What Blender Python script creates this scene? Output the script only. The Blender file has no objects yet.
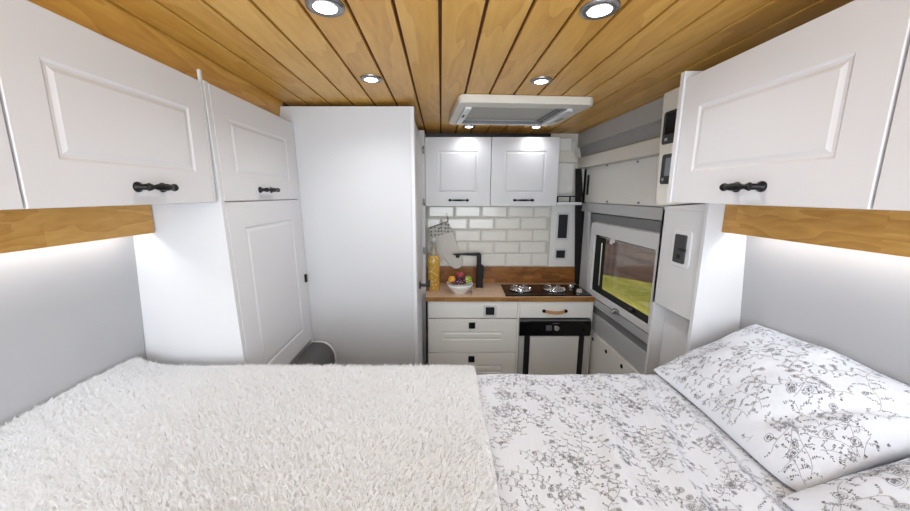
import bpy, math, random
from mathutils import Vector, noise
random.seed(7)
C = bpy.context.scene.collection
PI = math.pi
V = Vector

# ------------------------------------------------------------------ materials
def lin(c):
    return tuple(((x/255)/12.92 if x/255 <= .04045 else ((x/255+.055)/1.055)**2.4) for x in c) + (1,)
def new_mat(name):
    m = bpy.data.materials.new(name); m.use_nodes = True
    nt = m.node_tree; b = nt.nodes['Principled BSDF']
    return m, nt, b
def plain(name, rgb, rough=.5, metal=0, bump=0, bscale=60, var=.0, coat=0, spec=.5):
    m, nt, b = new_mat(name); N = nt.nodes; L = nt.links
    b.inputs['Roughness'].default_value = rough; b.inputs['Metallic'].default_value = metal
    b.inputs['Coat Weight'].default_value = coat
    b.inputs['Specular IOR Level'].default_value = spec
    c = lin(rgb)
    tc = N.new('ShaderNodeTexCoord'); nz = N.new('ShaderNodeTexNoise')
    nz.inputs['Scale'].default_value = bscale; nz.inputs['Detail'].default_value = 4
    L.new(tc.outputs['Object'], nz.inputs['Vector'])
    cr = N.new('ShaderNodeValToRGB')
    cr.color_ramp.elements[0].position = .3; cr.color_ramp.elements[1].position = .7
    cr.color_ramp.elements[0].color = tuple(x*(1-var) for x in c[:3])+(1,)
    cr.color_ramp.elements[1].color = tuple(min(1, x*(1+var)) for x in c[:3])+(1,)
    L.new(nz.outputs['Fac'], cr.inputs['Fac']); L.new(cr.outputs['Color'], b.inputs['Base Color'])
    if bump:
        bp = N.new('ShaderNodeBump'); bp.inputs['Strength'].default_value = bump; bp.inputs['Distance'].default_value = .002
        L.new(nz.outputs['Fac'], bp.inputs['Height']); L.new(bp.outputs['Normal'], b.inputs['Normal'])
    return m
def wood(name, dark, mid, light, axis='Y', plank=0.1, pstart=0.0, rough=.4, sx=9, sy=1.1, rings=9, across='X', joint=0):
    """grain runs along `axis`; boards counted along `across`"""
    m, nt, b = new_mat(name); N = nt.nodes; L = nt.links
    tc = N.new('ShaderNodeTexCoord'); sp = N.new('ShaderNodeSeparateXYZ'); L.new(tc.outputs['Object'], sp.inputs[0])
    def mth(op, a, c=None):
        n = N.new('ShaderNodeMath'); n.operation = op
        for i, v in enumerate((a, c)):
            if v is None: continue
            if isinstance(v, (int, float)): n.inputs[i].default_value = v
            else: L.new(v, n.inputs[i])
        return n.outputs[0]
    A = sp.outputs[across]; G = sp.outputs[axis]
    third = [k for k in 'XYZ' if k not in (axis, across)][0]
    pid = mth('FLOOR', mth('DIVIDE', mth('SUBTRACT', A, pstart), plank))
    off = mth('MULTIPLY', pid, 3.717)
    if joint:
        jid = mth('FLOOR', mth('DIVIDE', mth('ADD', G, mth('MULTIPLY', pid, joint*.41)), joint))
        off = mth('ADD', off, mth('MULTIPLY', jid, 5.31))
    cb = N.new('ShaderNodeCombineXYZ')
    L.new(mth('ADD', mth('MULTIPLY', A, sx), off), cb.inputs[0])
    L.new(mth('ADD', mth('MULTIPLY', G, sy), off), cb.inputs[1])
    L.new(mth('MULTIPLY', sp.outputs[third], sx), cb.inputs[2])
    n1 = N.new('ShaderNodeTexNoise'); n1.inputs['Scale'].default_value = 1; n1.inputs['Detail'].default_value = 3.0
    n1.inputs['Distortion'].default_value = .4; n1.inputs['Roughness'].default_value = .45
    L.new(cb.outputs[0], n1.inputs['Vector'])
    r = mth('FRACT', mth('MULTIPLY', n1.outputs['Fac'], rings))
    n2 = N.new('ShaderNodeTexNoise'); n2.inputs['Scale'].default_value = 14; n2.inputs['Detail'].default_value = 4
    sc = N.new('ShaderNodeVectorMath'); sc.operation = 'MULTIPLY'; L.new(cb.outputs[0], sc.inputs[0]); sc.inputs[1].default_value = (1, .7, 1)
    L.new(sc.outputs[0], n2.inputs['Vector'])
    wn = N.new('ShaderNodeTexWhiteNoise'); wn.noise_dimensions = '1D'; L.new(off, wn.inputs['W'])
    f = mth('ADD', mth('MULTIPLY', r, .26), mth('MULTIPLY', n2.outputs['Fac'], .54))
    f = mth('ADD', f, mth('MULTIPLY', wn.outputs['Value'], .22))
    cr = N.new('ShaderNodeValToRGB'); e = cr.color_ramp.elements
    e[0].position = .15; e[0].color = lin(dark); e[1].position = .85; e[1].color = lin(light)
    k = e.new(.48); k.color = lin(mid)
    L.new(f, cr.inputs['Fac']); L.new(cr.outputs['Color'], b.inputs['Base Color'])
    bp = N.new('ShaderNodeBump'); bp.inputs['Strength'].default_value = .08; bp.inputs['Distance'].default_value = .002
    L.new(f, bp.inputs['Height']); L.new(bp.outputs['Normal'], b.inputs['Normal'])
    b.inputs['Roughness'].default_value = rough
    return m
def emit(name, rgb, s):
    m, nt, b = new_mat(name)
    b.inputs['Base Color'].default_value = lin(rgb); b.inputs['Emission Color'].default_value = lin(rgb)
    b.inputs['Emission Strength'].default_value = s
    return m

WHITE = plain('white_lacquer', (216, 217, 220), .38, bump=.01, bscale=30)
DOOR = plain('white_door_foil', (218, 218, 222), .42, bump=.01, bscale=20)
CREAM = plain('cream_kitchen_front', (242, 241, 237), .4)
PANELW = plain('white_wall_panel', (236, 235, 231), .5)
CREAMB = plain('cream_vinyl_band', (224, 221, 212), .55, bump=.05, bscale=200)
GREYWALL = plain('light_grey_wall_lining', (176, 177, 181), .6, bump=.04, bscale=120)
FELT = plain('grey_felt', (178, 176, 173), .95, bump=.5, bscale=400, var=.12)
FELT2 = plain('grey_felt_darker', (156, 155, 154), .95, bump=.5, bscale=400, var=.12)
METALG = plain('grey_painted_metal', (190, 192, 195), .4, metal=.0)
DARKG = plain('dark_grey_metal', (118, 120, 123), .45, metal=.0)
BLACK = plain('black_metal', (18, 18, 19), .38, metal=.4, spec=.5)
BLACKP = plain('black_plastic', (22, 22, 24), .4)
RUBBER = plain('black_rubber', (14, 14, 15), .7)
GLOSSB = plain('black_glass', (8, 8, 10), .12, spec=.35)
CHROME = plain('chrome', (225, 225, 228), .12, metal=1)
STEEL = plain('brushed_steel', (176, 176, 178), .3, metal=.9)
TILE = plain('glazed_tile', (236, 233, 226), .22, var=.03, bscale=9, coat=.5)
GROUT = plain('grout', (206, 203, 196), .9)
LEATHER = plain('tan_leather', (196, 150, 96), .6, bump=.2, bscale=200)
CEIL = wood('golden_pine_planks', (184, 130, 50), (209, 158, 72), (224, 178, 94), 'Y', .1, -.002, .36, sx=5.5, sy=1.0, rings=10)
BEAM = wood('oak_beam', (166, 116, 50), (194, 144, 70), (212, 166, 94), 'Y', .5, -2, .45, sx=7, sy=2.2, rings=12, across='X', joint=.34)
TOPW = wood('butcher_block_top', (196, 160, 134), (214, 182, 156), (228, 200, 176), 'X', .04, 0, .35, sx=12, sy=3, rings=4, across='Y', joint=.3)
EDGEW = wood('oiled_oak_edge', (120, 78, 32), (152, 106, 50), (178, 132, 70), 'X', .02, 0, .4, sx=12, sy=3, rings=4, across='Z', joint=.21)
SPLW = wood('oiled_oak_upstand', (84, 50, 18), (136, 86, 36), (178, 122, 60), 'X', .028, .87, .35, sx=12, sy=3, rings=4, across='Z', joint=.13)
GROOVE = plain('groove_stain', (92, 52, 18), .8)
LEDM = emit('led_lens', (255, 252, 245), 9)
def fleece():
    m = bpy.data.materials.new('white_fleece'); m.use_nodes = True; nt = m.node_tree; N = nt.nodes; N.clear()
    o = N.new('ShaderNodeOutputMaterial'); mx = N.new('ShaderNodeMixShader'); mx.inputs[0].default_value = .5
    d = N.new('ShaderNodeBsdfDiffuse'); t = N.new('ShaderNodeBsdfTranslucent')
    for n in (d, t): n.inputs[0].default_value = (.982, .986, .995, 1)
    nt.links.new(d.outputs[0], mx.inputs[1]); nt.links.new(t.outputs[0], mx.inputs[2]); nt.links.new(mx.outputs[0], o.inputs[0])
    return m
BLANKET = fleece()
SHEET = plain('white_cotton', (211, 216, 226), .8, bump=.08, bscale=500)
PRINT = plain('grey_floral_print', (158, 159, 166), .85)
PRINTD = plain('dark_floral_print', (122, 123, 130), .85)
MATTR = plain('mattress_ticking', (225, 225, 228), .85, bump=.1, bscale=300)
FLOORM = wood('vinyl_floor', (120, 112, 104), (140, 132, 122), (160, 150, 140), 'Y', .15, 0, .5)

def glassmat(name, tint=(255, 255, 255), rough=0.0, alpha=.12):
    m = bpy.data.materials.new(name); m.use_nodes = True; nt = m.node_tree; N = nt.nodes; N.clear()
    o = N.new('ShaderNodeOutputMaterial'); mx = N.new('ShaderNodeMixShader'); t = N.new('ShaderNodeBsdfTransparent')
    g = N.new('ShaderNodeBsdfGlossy'); fr = N.new('ShaderNodeFresnel'); fr.inputs[0].default_value = 1.45
    t.inputs[0].default_value = lin(tint); g.inputs['Roughness'].default_value = .02 + rough
    mul = N.new('ShaderNodeMath'); mul.operation = 'MULTIPLY'; mul.inputs[1].default_value = .8
    nt.links.new(fr.outputs[0], mul.inputs[0]); nt.links.new(mul.outputs[0], mx.inputs[0])
    nt.links.new(t.outputs[0], mx.inputs[1]); nt.links.new(g.outputs[0], mx.inputs[2]); nt.links.new(mx.outputs[0], o.inputs[0])
    return m
WGLASS = glassmat('window_pane', (238, 238, 238))

# ------------------------------------------------------------------ mesh builder
class MB:
    def __init__(s): s.v = []; s.f = []; s.mi = []
    def add(s, vs, fs, mi=0):
        b = len(s.v); s.v += [tuple(v) for v in vs]
        for f in fs: s.f.append([b+i for i in f]); s.mi.append(mi)
        return s
    def box(s, x0, x1, y0, y1, z0, z1, mi=0):
        vs = [(x, y, z) for z in (z0, z1) for y in (y0, y1) for x in (x0, x1)]
        return s.add(vs, [(0, 2, 3, 1), (4, 5, 7, 6), (0, 1, 5, 4), (2, 6, 7, 3), (0, 4, 6, 2), (1, 3, 7, 5)], mi)
    def prism(s, poly, axis, a, b, mi=0):
        """poly: 2D points in the plane of the two other axes (kept in x,y,z order)"""
        def p(q, t):
            q = list(q); q.insert('xyz'.index(axis), t); return tuple(q)
        n = len(poly); vs = [p(q, a) for q in poly]+[p(q, b) for q in poly]
        fs = [tuple(range(n))[::-1], tuple(range(n, 2*n))] + [(i, (i+1) % n, n+(i+1) % n, n+i) for i in range(n)]
        return s.add(vs, fs, mi)
    def tube(s, pts, r, n=12, mi=0, cap=True, sq=None):
        pts = [V(p) for p in pts]; k = len(pts)
        rs = r if isinstance(r, (list, tuple)) else [r]*k
        up = V((0, 0, 1)); vs = []; prev = None
        for i, p in enumerate(pts):
            t = (pts[min(i+1, k-1)]-pts[max(i-1, 0)]).normalized()
            if prev is None:
                a = t.orthogonal().normalized() if abs(t.dot(up)) > .95 else t.cross(up).normalized()
            else:
                a = (prev - t*prev.dot(t)).normalized()
            prev = a; c = t.cross(a)
            for j in range(n):
                an = 2*PI*j/n + (PI/4 if n == 4 else 0)
                vs.append(p + (a*math.cos(an)*(sq or 1) + c*math.sin(an))*rs[i])
        fs = [(i*n+j, i*n+(j+1) % n, (i+1)*n+(j+1) % n, (i+1)*n+j) for i in range(k-1) for j in range(n)]
        if cap: fs += [tuple(range(n))[::-1], tuple(range((k-1)*n, k*n))]
        return s.add(vs, fs, mi)
    def lathe(s, prof, cx, cy, cz=0, n=32, mi=0):
        k = len(prof)
        vs = [(cx+r*math.cos(2*PI*j/n), cy+r*math.sin(2*PI*j/n), cz+z) for r, z in prof for j in range(n)]
        fs = [(i*n+j, i*n+(j+1) % n, (i+1)*n+(j+1) % n, (i+1)*n+j) for i in range(k-1) for j in range(n)]
        fs += [tuple(range(n))[::-1], tuple(range((k-1)*n, k*n))]
        return s.add(vs, fs, mi)
    def ball(s, c, r, n=14, m=9, mi=0, sc=(1, 1, 1)):
        vs = []; fs = []
        for i in range(1, m):
            ph = PI*i/m
            for j in range(n):
                t = 2*PI*j/n
                vs.append((c[0]+r*sc[0]*math.sin(ph)*math.cos(t), c[1]+r*sc[1]*math.sin(ph)*math.sin(t), c[2]+r*sc[2]*math.cos(ph)))
        vs += [(c[0], c[1], c[2]+r*sc[2]), (c[0], c[1], c[2]-r*sc[2])]
        for i in range(m-2):
            for j in range(n): fs.append((i*n+j, (i+1)*n+j, (i+1)*n+(j+1) % n, i*n+(j+1) % n))
        T = len(vs)-2
        for j in range(n): fs.append((T, j, (j+1) % n)); fs.append((T+1, (m-2)*n+(j+1) % n, (m-2)*n+j))
        return s.add(vs, fs, mi)
    def rings(s, o, u, v, n, w, h, seq, mi=0, back=True):
        """rectangular panel at o spanned by u (w) and v (h), nested rings (inset, height along n)"""
        o, u, v, n = V(o), V(u), V(v), V(n)
        vs = []
        for d, e in seq:
            d, dz = d if isinstance(d, tuple) else (d, d)
            for a, b in ((d, dz), (w-d, dz), (w-d, h-dz), (d, h-dz)): vs.append(o+u*a+v*b+n*e)
        k = len(seq); fs = []
        for i in range(k-1):
            for j in range(4): fs.append((i*4+j, i*4+(j+1) % 4, (i+1)*4+(j+1) % 4, (i+1)*4+j))
        fs.append(tuple(range((k-1)*4, k*4)))
        if back: fs.append((3, 2, 1, 0))
        return s.add(vs, fs, mi)
    def build(s, name, mats, parent=None, bevel=0, smooth=False, seg=2):
        me = bpy.data.meshes.new(name); me.from_pydata(s.v, [], s.f)
        mats = mats if isinstance(mats, (list, tuple)) else [mats]
        for m in mats: me.materials.append(m)
        for p, i in zip(me.polygons, s.mi): p.material_index = i
        me.validate(); 
        import bmesh
        bm = bmesh.new(); bm.from_mesh(me); bmesh.ops.recalc_face_normals(bm, faces=bm.faces) if not getattr(s, 'raw', 0) else None
        bm.to_mesh(me); bm.free()
        o = bpy.data.objects.new(name, me); C.objects.link(o)
        if smooth:
            for p in me.polygons: p.use_smooth = True
        if bevel:
            md = o.modifiers.new('bevel', 'BEVEL'); md.width = bevel; md.segments = seg; md.limit_method = 'ANGLE'; md.angle_limit = math.radians(40)
        if parent: put(o, parent)
        return o
def put(o, parent):
    o.parent = parent
    r = parent
    while r.parent: r = r.parent
    o.matrix_parent_inverse = MBI.get(r.name, Matrix.Identity(4)) if parent is r else parent_inv(parent, r)
MBI = {}
from mathutils import Matrix
def parent_inv(parent, r):
    # meshes are modelled in world coordinates, so a child of a mesh part has the identity inverse
    return Matrix.Identity(4)
def thing(name, label, cat, loc=(0, 0, 0), group=None):
    o = bpy.data.objects.new(name, None); C.objects.link(o); o.location = loc; o.empty_display_size = .05
    MBI[o.name] = Matrix.Translation(V(loc)).inverted()
    tag(o, label, cat, group); return o
def tag(o, label, cat, group=None):
    o['label'] = label; o['category'] = cat
    if group: o['group'] = group
    if o.type == 'MESH': MBI[o.name] = Matrix.Identity(4)
    return o
def struct(o):
    o['kind'] = 'structure'; return o
X1, Y1, Z1 = V((1, 0, 0)), V((0, 1, 0)), V((0, 0, 1))

def pdoor(o, u, v, n, w, h, mg=.07, t=.02, name='door', parent=None, mat=None, plainf=False, mgv=None):
    seq = [(0, -t), (0, -.0015), (.0015, 0)]
    m = MB()
    if not plainf: seq += [((mg+q, (mgv or mg)+q), e) for q, e in ((0, 0), (.005, -.003), (.010, -.003), (.018, 0), (.022, 0))]
    m.rings(o, u, v, n, w, h, seq)
    return m.build(name, mat or DOOR, parent)
def bow_handle(c, d, n, Lh, parent, k=1.0, name='handle'):
    """cast bow pull: flared ends, two posts, thick waisted grip"""
    c, d, n = V(c), V(d).normalized(), V(n).normalized(); m = MB()
    pts = []; rs = []
    for i in range(25):
        t = -1+2*i/24
        pts.append(c+d*(t*Lh/2)+n*(.030-.006*abs(t)**3)*k)
        a = abs(t)
        r = .0075*(1-.42*min(1, a/.66)**2.2) if a < .66 else .00435+.0052*((a-.66)/.34)**1.2
        rs.append(r*k)
    rs[0] *= .75; rs[-1] *= .75
    m.tube(pts, rs, 12)
    for sg in (-1, 1):
        b = c+d*(sg*Lh*.44)
        m.tube([b, b+n*.004*k, b+n*.008*k, b+n*.024*k], [.0105*k, .010*k, .0055*k, .006*k], 12)
    return m.build(name, BLACK, parent, smooth=True)

# ------------------------------------------------------------------ the shell
struct(MB().box(-1.0, 1.06, -.9, 2.5, -.03, 0).build('floor', FLOORM))
# ceiling planks, V-grooved, every plank in one lining
m = MB()
x = -.702
while x < .99:
    m.box(x+.0042, min(x+.0958, .975), -.6, 2.47, 1.90, 1.912); x += .1
m.prism([(-.7065, 1.90), (-.7065, 1.915), (-.735, 1.81), (-.725, 1.808)], 'y', -.6, 1.618)
m.box(-.8, .975, -.6, 2.47, 1.908, 1.93, 1)
struct(m.build('ceiling', [CEIL, GROOVE], bevel=.0015))
# left wall lining, sloping outward towards the bed
m = MB(); m.prism([(-.925, 1.82), (-.945, 1.37), (-.985, .93), (-.985, 0), (-1.02, 0), (-1.02, 1.82)], 'y', -.6, 1.05)
m.box(-1.02, -.985, 1.05, 2.5, 0, 1.92)
struct(m.build('wall_left', GREYWALL))
m = MB(); m.prism([(.93, 1.90), (.95, 1.37), (.985, .93), (.985, 0), (1.03, 0), (1.03, 1.9)], 'y', -.6, 1.27)
struct(m.build('wall_right', GREYWALL))
m = MB(); m.box(-1.0, 1.06, 2.46, 2.5, 0, 1.93)
struct(m.build('wall_front', METALG))
# sliding door side: stacked linings around the window
m = MB()
yA, yB = 1.27, 2.46
m.box(1.0, 1.03, yA, 1.48, .80, 1.40); m.box(1.0, 1.03, 2.15, yB, .80, 1.40); m.box(1.0, 1.03, yA, yB, 1.25, 1.9); m.box(1.0, 1.03, yA, yB, 0, .88)
struct(m.build('wall_right_door', METALG, None))
def band(name, mat, prof, y0=yA, y1=yB, bv=.003):
    o = MB().prism(prof, 'y', y0, y1).build(name, mat, bevel=bv); return struct(o)
band('trim_1', FELT, [(.925, 1.9), (.925, 1.812), (.94, 1.806), (1.0, 1.806), (1.0, 1.9)], y0=1.345)
band('trim_2', FELT2, [(.94, 1.806), (.958, 1.742), (1.0, 1.742), (1.0, 1.806)], y0=1.345)
band('trim_3', CREAMB, [(.932, 1.738), (.94, 1.742), (1.0, 1.742), (1.0, 1.672), (.936, 1.672)], y0=1.345, bv=.004)
m = MB()
m.rings((.994, yA, 1.444), Y1, Z1, -X1, 1.10, .228, [(0, 0), (0, .004), (.003, .007), (.012, .007)], back=False)
struct(m.build('trim_4', PANELW))
band('trim_5', METALG, [(.978, 1.440), (1.0, 1.440), (1.0, 1.384), (.972, 1.384)])
m = MB(); m.prism([(2.27, 1.445), (2.335, 1.445), (2.335, 0), (2.12, 0), (2.19, .8), (2.25, 1.3)], 'x', .975, 1.0)
struct(m.build('trim_6', METALG, bevel=.01))
m = MB(); m.prism([(1.27, 1.382), (2.225, 1.378), (2.235, 1.34), (2.2, 1.322), (1.27, 1.322)], 'x', .982, 1.0)
struct(m.build('trim_7', DARKG, bevel=.003))
# lower door lining: light ledge, dark strip, grey strip, white panel
band('trim_8', METALG, [(.958, .858), (1.0, .858), (1.0, .80), (.968, .805)], y1=2.12)
band('trim_9', DARKG, [(.985, .80), (1.0, .80), (1.0, .752), (.985, .752)], y1=2.12)
band('trim_10', METALG, [(.975, .752), (1.0, .752), (1.0, .632), (.985, .632)], y1=2.12)
o = MB().box(.975, 1.0, yA, 2.11, .02, .626).build('trim_11', PANELW, bevel=.003); struct(o)
for i, yy in enumerate((2.05, 1.875, 1.70)):
    h = MB().tube([(.973, yy, .585), (.979, yy, .585)], .012, 14).build('trim_hole', RUBBER, o)
o = struct(MB().prism([(.912, 1.669), (.955, 1.669), (.998, 1.30), (.998, .87), (.962, .87)], 'y', 2.372, 2.378).build('trim_12', RUBBER, bevel=.002))
struct(MB().box(.992, .9985, 2.337, 2.46, .85, 1.665).build('trim_15', RUBBER))

# oblique slot in the white panel and the little clips
slot = tag(MB().box(.984, .988, 2.315, 2.345, 1.495, 1.625).build('pull_slot', RUBBER, bevel=.006), 'narrow upright black slot in the white panel above the window', 'slot')
for yy, zz, wh in ((2.08, 1.668, 'upper clip nearer the kitchen'), (1.757, 1.66, 'upper clip nearer the bed'), (2.04, 1.456, 'lower clip nearer the kitchen'), (1.715, 1.458, 'lower clip nearer the bed')):
    tag(MB().tube([(.989, yy, zz), (.98, yy, zz-.001)], [.006, .004], 10).build('panel_clip', DARKG, smooth=True), 'tiny grey screw clip on the white panel above the window, '+wh, 'clip')

# window 1
w = struct(bpy.data.objects.new('window_1', None)); C.objects.link(w); w.location = (1.0, 1.83, 1.07); MBI[w.name] = Matrix.Translation(V((1.0, 1.83, 1.07))).inverted()
def rr(y0, y1, z0, z1, r, n=6):
    pts = []
    for cy, cz, a0 in ((y1-r, z1-r, 0), (y0+r, z1-r, 90), (y0+r, z0+r, 180), (y1-r, z0+r, 270)):
        for i in range(n+1):
            a = math.radians(a0+90*i/n); pts.append((cy+r*math.cos(a), cz+r*math.sin(a)))
    return pts
def frame(name, mat, outer, inner, x0, x1, parent, bevel=0):
    n = len(outer); vs = [(x0, *p) for p in outer]+[(x0, *p) for p in inner]+[(x1, *p) for p in outer]+[(x1, *p) for p in inner]
    fs = []
    for i in range(n):
        j = (i+1) % n
        fs += [(i, j, n+j, n+i), (2*n+i, 3*n+i, 3*n+j, 2*n+j), (i, 2*n+i, 2*n+j, j), (n+i, n+j, 3*n+j, 3*n+i)]
    return MB().add(vs, fs).build(name, mat, parent, bevel=bevel)
frame('window_frame', WHITE, rr(1.285, 2.155, .868, 1.327, .03), rr(1.488, 2.10, .903, 1.254, .012), .952, .966, w, .004)
frame('outer_frame', METALG, rr(1.282, 2.16, .865, 1.33, .03), rr(1.483, 2.12, .899, 1.262, .012), .9662, 1.004, w)
frame('rubber_seal', RUBBER, rr(1.484, 2.119, .900, 1.261, .012), rr(1.489, 2.101, .904, 1.255, .012), .9665, 1.029, w)
MB().box(1.03, 1.035, 1.48, 2.15, .88, 1.26).build('pane', WGLASS, w)
MB().box(.984, .996, 1.49, 2.10, 1.238, 1.243).build('blind_rail', STEEL, w)
MB().tube([(1.0, 2.09, .93), (1.0, 2.092, 1.2)], .004, 8).build('window_stay', STEEL, w)
m = MB().box(.945, .953, 1.845, 1.885, 1.235, 1.258); m.box(.938, .946, 1.855, 1.875, 1.226, 1.25)
m.build('latch', WHITE, w, bevel=.002)
m = MB().box(.935, .953, 1.735, 1.775, .862, .89); m.tube([(.94, 1.755, .88), (.925, 1.765, .862)], .008, 10); m.build('latch', STEEL, w, bevel=.003)
m = MB().box(.969, 1.0, 1.66, 1.70, .9045, .915); m.tube([(.985, 1.68, .9), (.985, 1.66, .925)], .006, 8); m.build('latch', BLACKP, w, bevel=.002)

# outside: one rolling field
def fieldmat():
    m, nt, b = new_mat('rolling_field'); N = nt.nodes; L = nt.links
    tc = N.new('ShaderNodeTexCoord'); sp = N.new('ShaderNodeSeparateXYZ'); L.new(tc.outputs['Object'], sp.inputs[0])
    n = N.new('ShaderNodeTexNoise'); n.inputs['Scale'].default_value = .35; L.new(tc.outputs['Object'], n.inputs['Vector'])
    n3 = N.new('ShaderNodeTexNoise'); n3.inputs['Scale'].default_value = 1.0; n3.inputs['Detail'].default_value = 5
    mp = N.new('ShaderNodeMapping'); mp.inputs['Scale'].default_value = (1.6, .25, 1); mp.inputs['Rotation'].default_value = (0, 0, .25)
    L.new(tc.outputs['Object'], mp.inputs[0]); L.new(mp.outputs[0], n3.inputs['Vector'])
    a = N.new('ShaderNodeMath'); a.operation = 'MULTIPLY_ADD'; L.new(n.outputs['Fac'], a.inputs[0]); a.inputs[1].default_value = 1.4; yy = N.new('ShaderNodeMath'); yy.operation = 'MULTIPLY_ADD'; L.new(sp.outputs['Y'], yy.inputs[0]); yy.inputs[1].default_value = .94; L.new(sp.outputs['X'], yy.inputs[2]); L.new(yy.outputs[0], a.inputs[2])
    s = N.new('ShaderNodeMapRange'); s.inputs['From Min'].default_value = 12.35; s.inputs['From Max'].default_value = 12.5; L.new(a.outputs[0], s.inputs['Value'])
    g = N.new('ShaderNodeValToRGB'); g.color_ramp.elements[0].position = .38; g.color_ramp.elements[1].position = .62
    g.color_ramp.elements[0].color = lin((140, 138, 52)); g.color_ramp.elements[1].color = lin((196, 186, 88)); L.new(n3.outputs['Fac'], g.inputs[0])
    br = N.new('ShaderNodeValToRGB'); br.color_ramp.elements[0].position = .35; br.color_ramp.elements[1].position = .65
    br.color_ramp.elements[0].color = lin((66, 47, 40)); br.color_ramp.elements[1].color = lin((108, 86, 74)); L.new(n3.outputs['Fac'], br.inputs[0])
    mx = N.new('ShaderNodeMixRGB'); L.new(s.outputs[0], mx.inputs[0]); L.new(g.outputs[0], mx.inputs[1]); L.new(br.outputs[0], mx.inputs[2])
    L.new(mx.outputs[0], b.inputs['Base Color']); b.inputs['Roughness'].default_value = 1
    return m
m = MB(); nx, ny = 60, 60; vs = []; fs = []
for i in range(nx+1):
    for j in range(ny+1):
        X = 1.3+i*.5; Y = -4+j*.6
        vs.append((X, Y, -.5+.10*noise.noise((X*.4, Y*.3, 0))+(.05*max(0, X-8))))
for i in range(nx):
    for j in range(ny): a = i*(ny+1)+j; fs.append((a, a+1, a+ny+2, a+ny+1))
m.add(vs, fs); fo = m.build('ground_outside', fieldmat(), smooth=True); struct(fo)
bpy.context.view_layer.update()

# ------------------------------------------------------------------ furniture, both sides of the bed
def overhead(sg, ys, zt, label, hy, hl, endx):
    t = thing('overhead_cabinet', label, 'cabinet', (sg*.8, .5, 1.476))
    xf = .66
    def bx(m, a, b, *r): m.box(min(sg*a, sg*b), max(sg*a, sg*b), *r)
    m = MB(); y0, y1 = -.15, ys[-1]
    bx(m, .6605 if sg < 0 else .655, .925, y1, y1+(.009 if sg < 0 else .016), 1.476, zt+endx)       # end panel
    bx(m, .68, .925, y0, y1, 1.476, 1.492); bx(m, .68, .915, y0, y1, 1.788, 1.802)
    bx(m, .905, .925, y0, y1, 1.492, 1.796); bx(m, .66, .9, y0-.016, y0, 1.476, 1.81); bx(m, .681, .9, .532, .548, 1.492, 1.796)
    if sg < 0: bx(m, .6605, .668, y1, y1+.009, zt, 1.836)
    m.build('carcass', WHITE, t, bevel=.001)
    for k in range(len(ys)-1):
        a, b = ys[k]+.0025, ys[k+1]-.0015
        if sg < 0: d = pdoor((-xf, a, 1.4765), Y1, Z1, X1, b-a, zt-1.4765, .060, .019, parent=t, mgv=.082)
        else: d = pdoor((xf, b, 1.4765), -Y1, Z1, -X1, b-a, zt-1.4765, .060, .019, parent=t, mgv=.082)
        bow_handle((sg*xf, hy[k], 1.515), Y1, (-sg, 0, 0), hl, d, 1.1)
    return t
overhead(-1, [-.13, .545, 1.004], 1.805, 'long white overhead cabinet above the left side of the bed, joined to the tall wardrobe', [.30, .787], .076, 0)
overhead(1, [-.13, .527, .985], 1.805, 'long white overhead cabinet above the patterned pillow on the right wall', [.30, .743], .068, .02)

def beam(sg, y1, label):
    t = thing('oak_valance', label, 'valance', (sg*.88, .5, 1.384))
    a, b = sorted((sg*.868, sg*.889))
    MB().box(a, b, -.15, y1, 1.384, 1.476).build('board', BEAM, t, bevel=.0015)
    a, b = sorted((sg*.895, sg*.907))
    MB().box(a, b, -.1, y1-.02, 1.398, 1.404).build('led_strip', LEDM, t)
    MB().box(min(sg*.889, sg*.93), max(sg*.889, sg*.93), -.12, y1-.005, 1.404, 1.409).build('strip_holder', WHITE, t)
beam(-1, 1.028, 'oak board under the left overhead cabinet with a light strip behind it')
beam(1, 1.049, 'oak board under the right overhead cabinet with a light strip behind it')

# wardrobe
t = thing('wardrobe', 'tall white wardrobe with two panelled doors between bed and washroom cubicle', 'wardrobe', (-.8, 1.33, 0))
m = MB(); m.box(-.985, -.66, 1.049, 1.066, 0, 1.812); m.box(-.985, -.66, 1.602, 1.618, 0, 1.812)
m.box(-.985, -.68, 1.066, 1.602, 1.796, 1.812); m.box(-.985, -.68, 1.066, 1.602, 0, .76); m.box(-.985, -.97, 1.066, 1.602, .76, 1.8); m.box(-.97, -.69, 1.066, 1.602, 1.46, 1.478)
m.box(-.70, -.68, 1.066, 1.602, .745, .765)
m.build('carcass', WHITE, t, bevel=.001)
d = pdoor((-.66, 1.069, 1.4775), Y1, Z1, X1, .531, .333, .072, .019, parent=t, mgv=.08)
bow_handle((-.66, 1.315, 1.515), Y1, X1, .09, d, 1.05)
d = pdoor((-.66, 1.069, .772), Y1, Z1, X1, .531, .7025, .085, .019, parent=t)
MB().box(-.6605, -.652, 1.583, 1.600, 1.078, 1.118).build('latch', BLACK, d, bevel=.002)

# rounded felt box against the foot of the wardrobe
t = thing('felt_covered_box', 'dark grey felt box with rounded top at the foot of the wardrobe', 'box', (-.60, 1.4, 0))
pr = [(-.658, 0), (-.548, 0), (-.548, .66)]
for i in range(1, 9):
    a = math.radians(90*i/8); pr.append((-.62+.072*math.cos(a), .67+.085*math.sin(a)))
pr += [(-.658, .755)]
MB().prism(pr, 'y', 1.15, 1.60).build('body', plain('charcoal_felt', (88, 88, 90), .95, bump=.5, bscale=400, var=.1), t, bevel=.004)
MB().tube([(x, 1.603, z) for x, z in pr[1:]], .006, 8).build('piping', WHITE, t, smooth=True)

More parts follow.
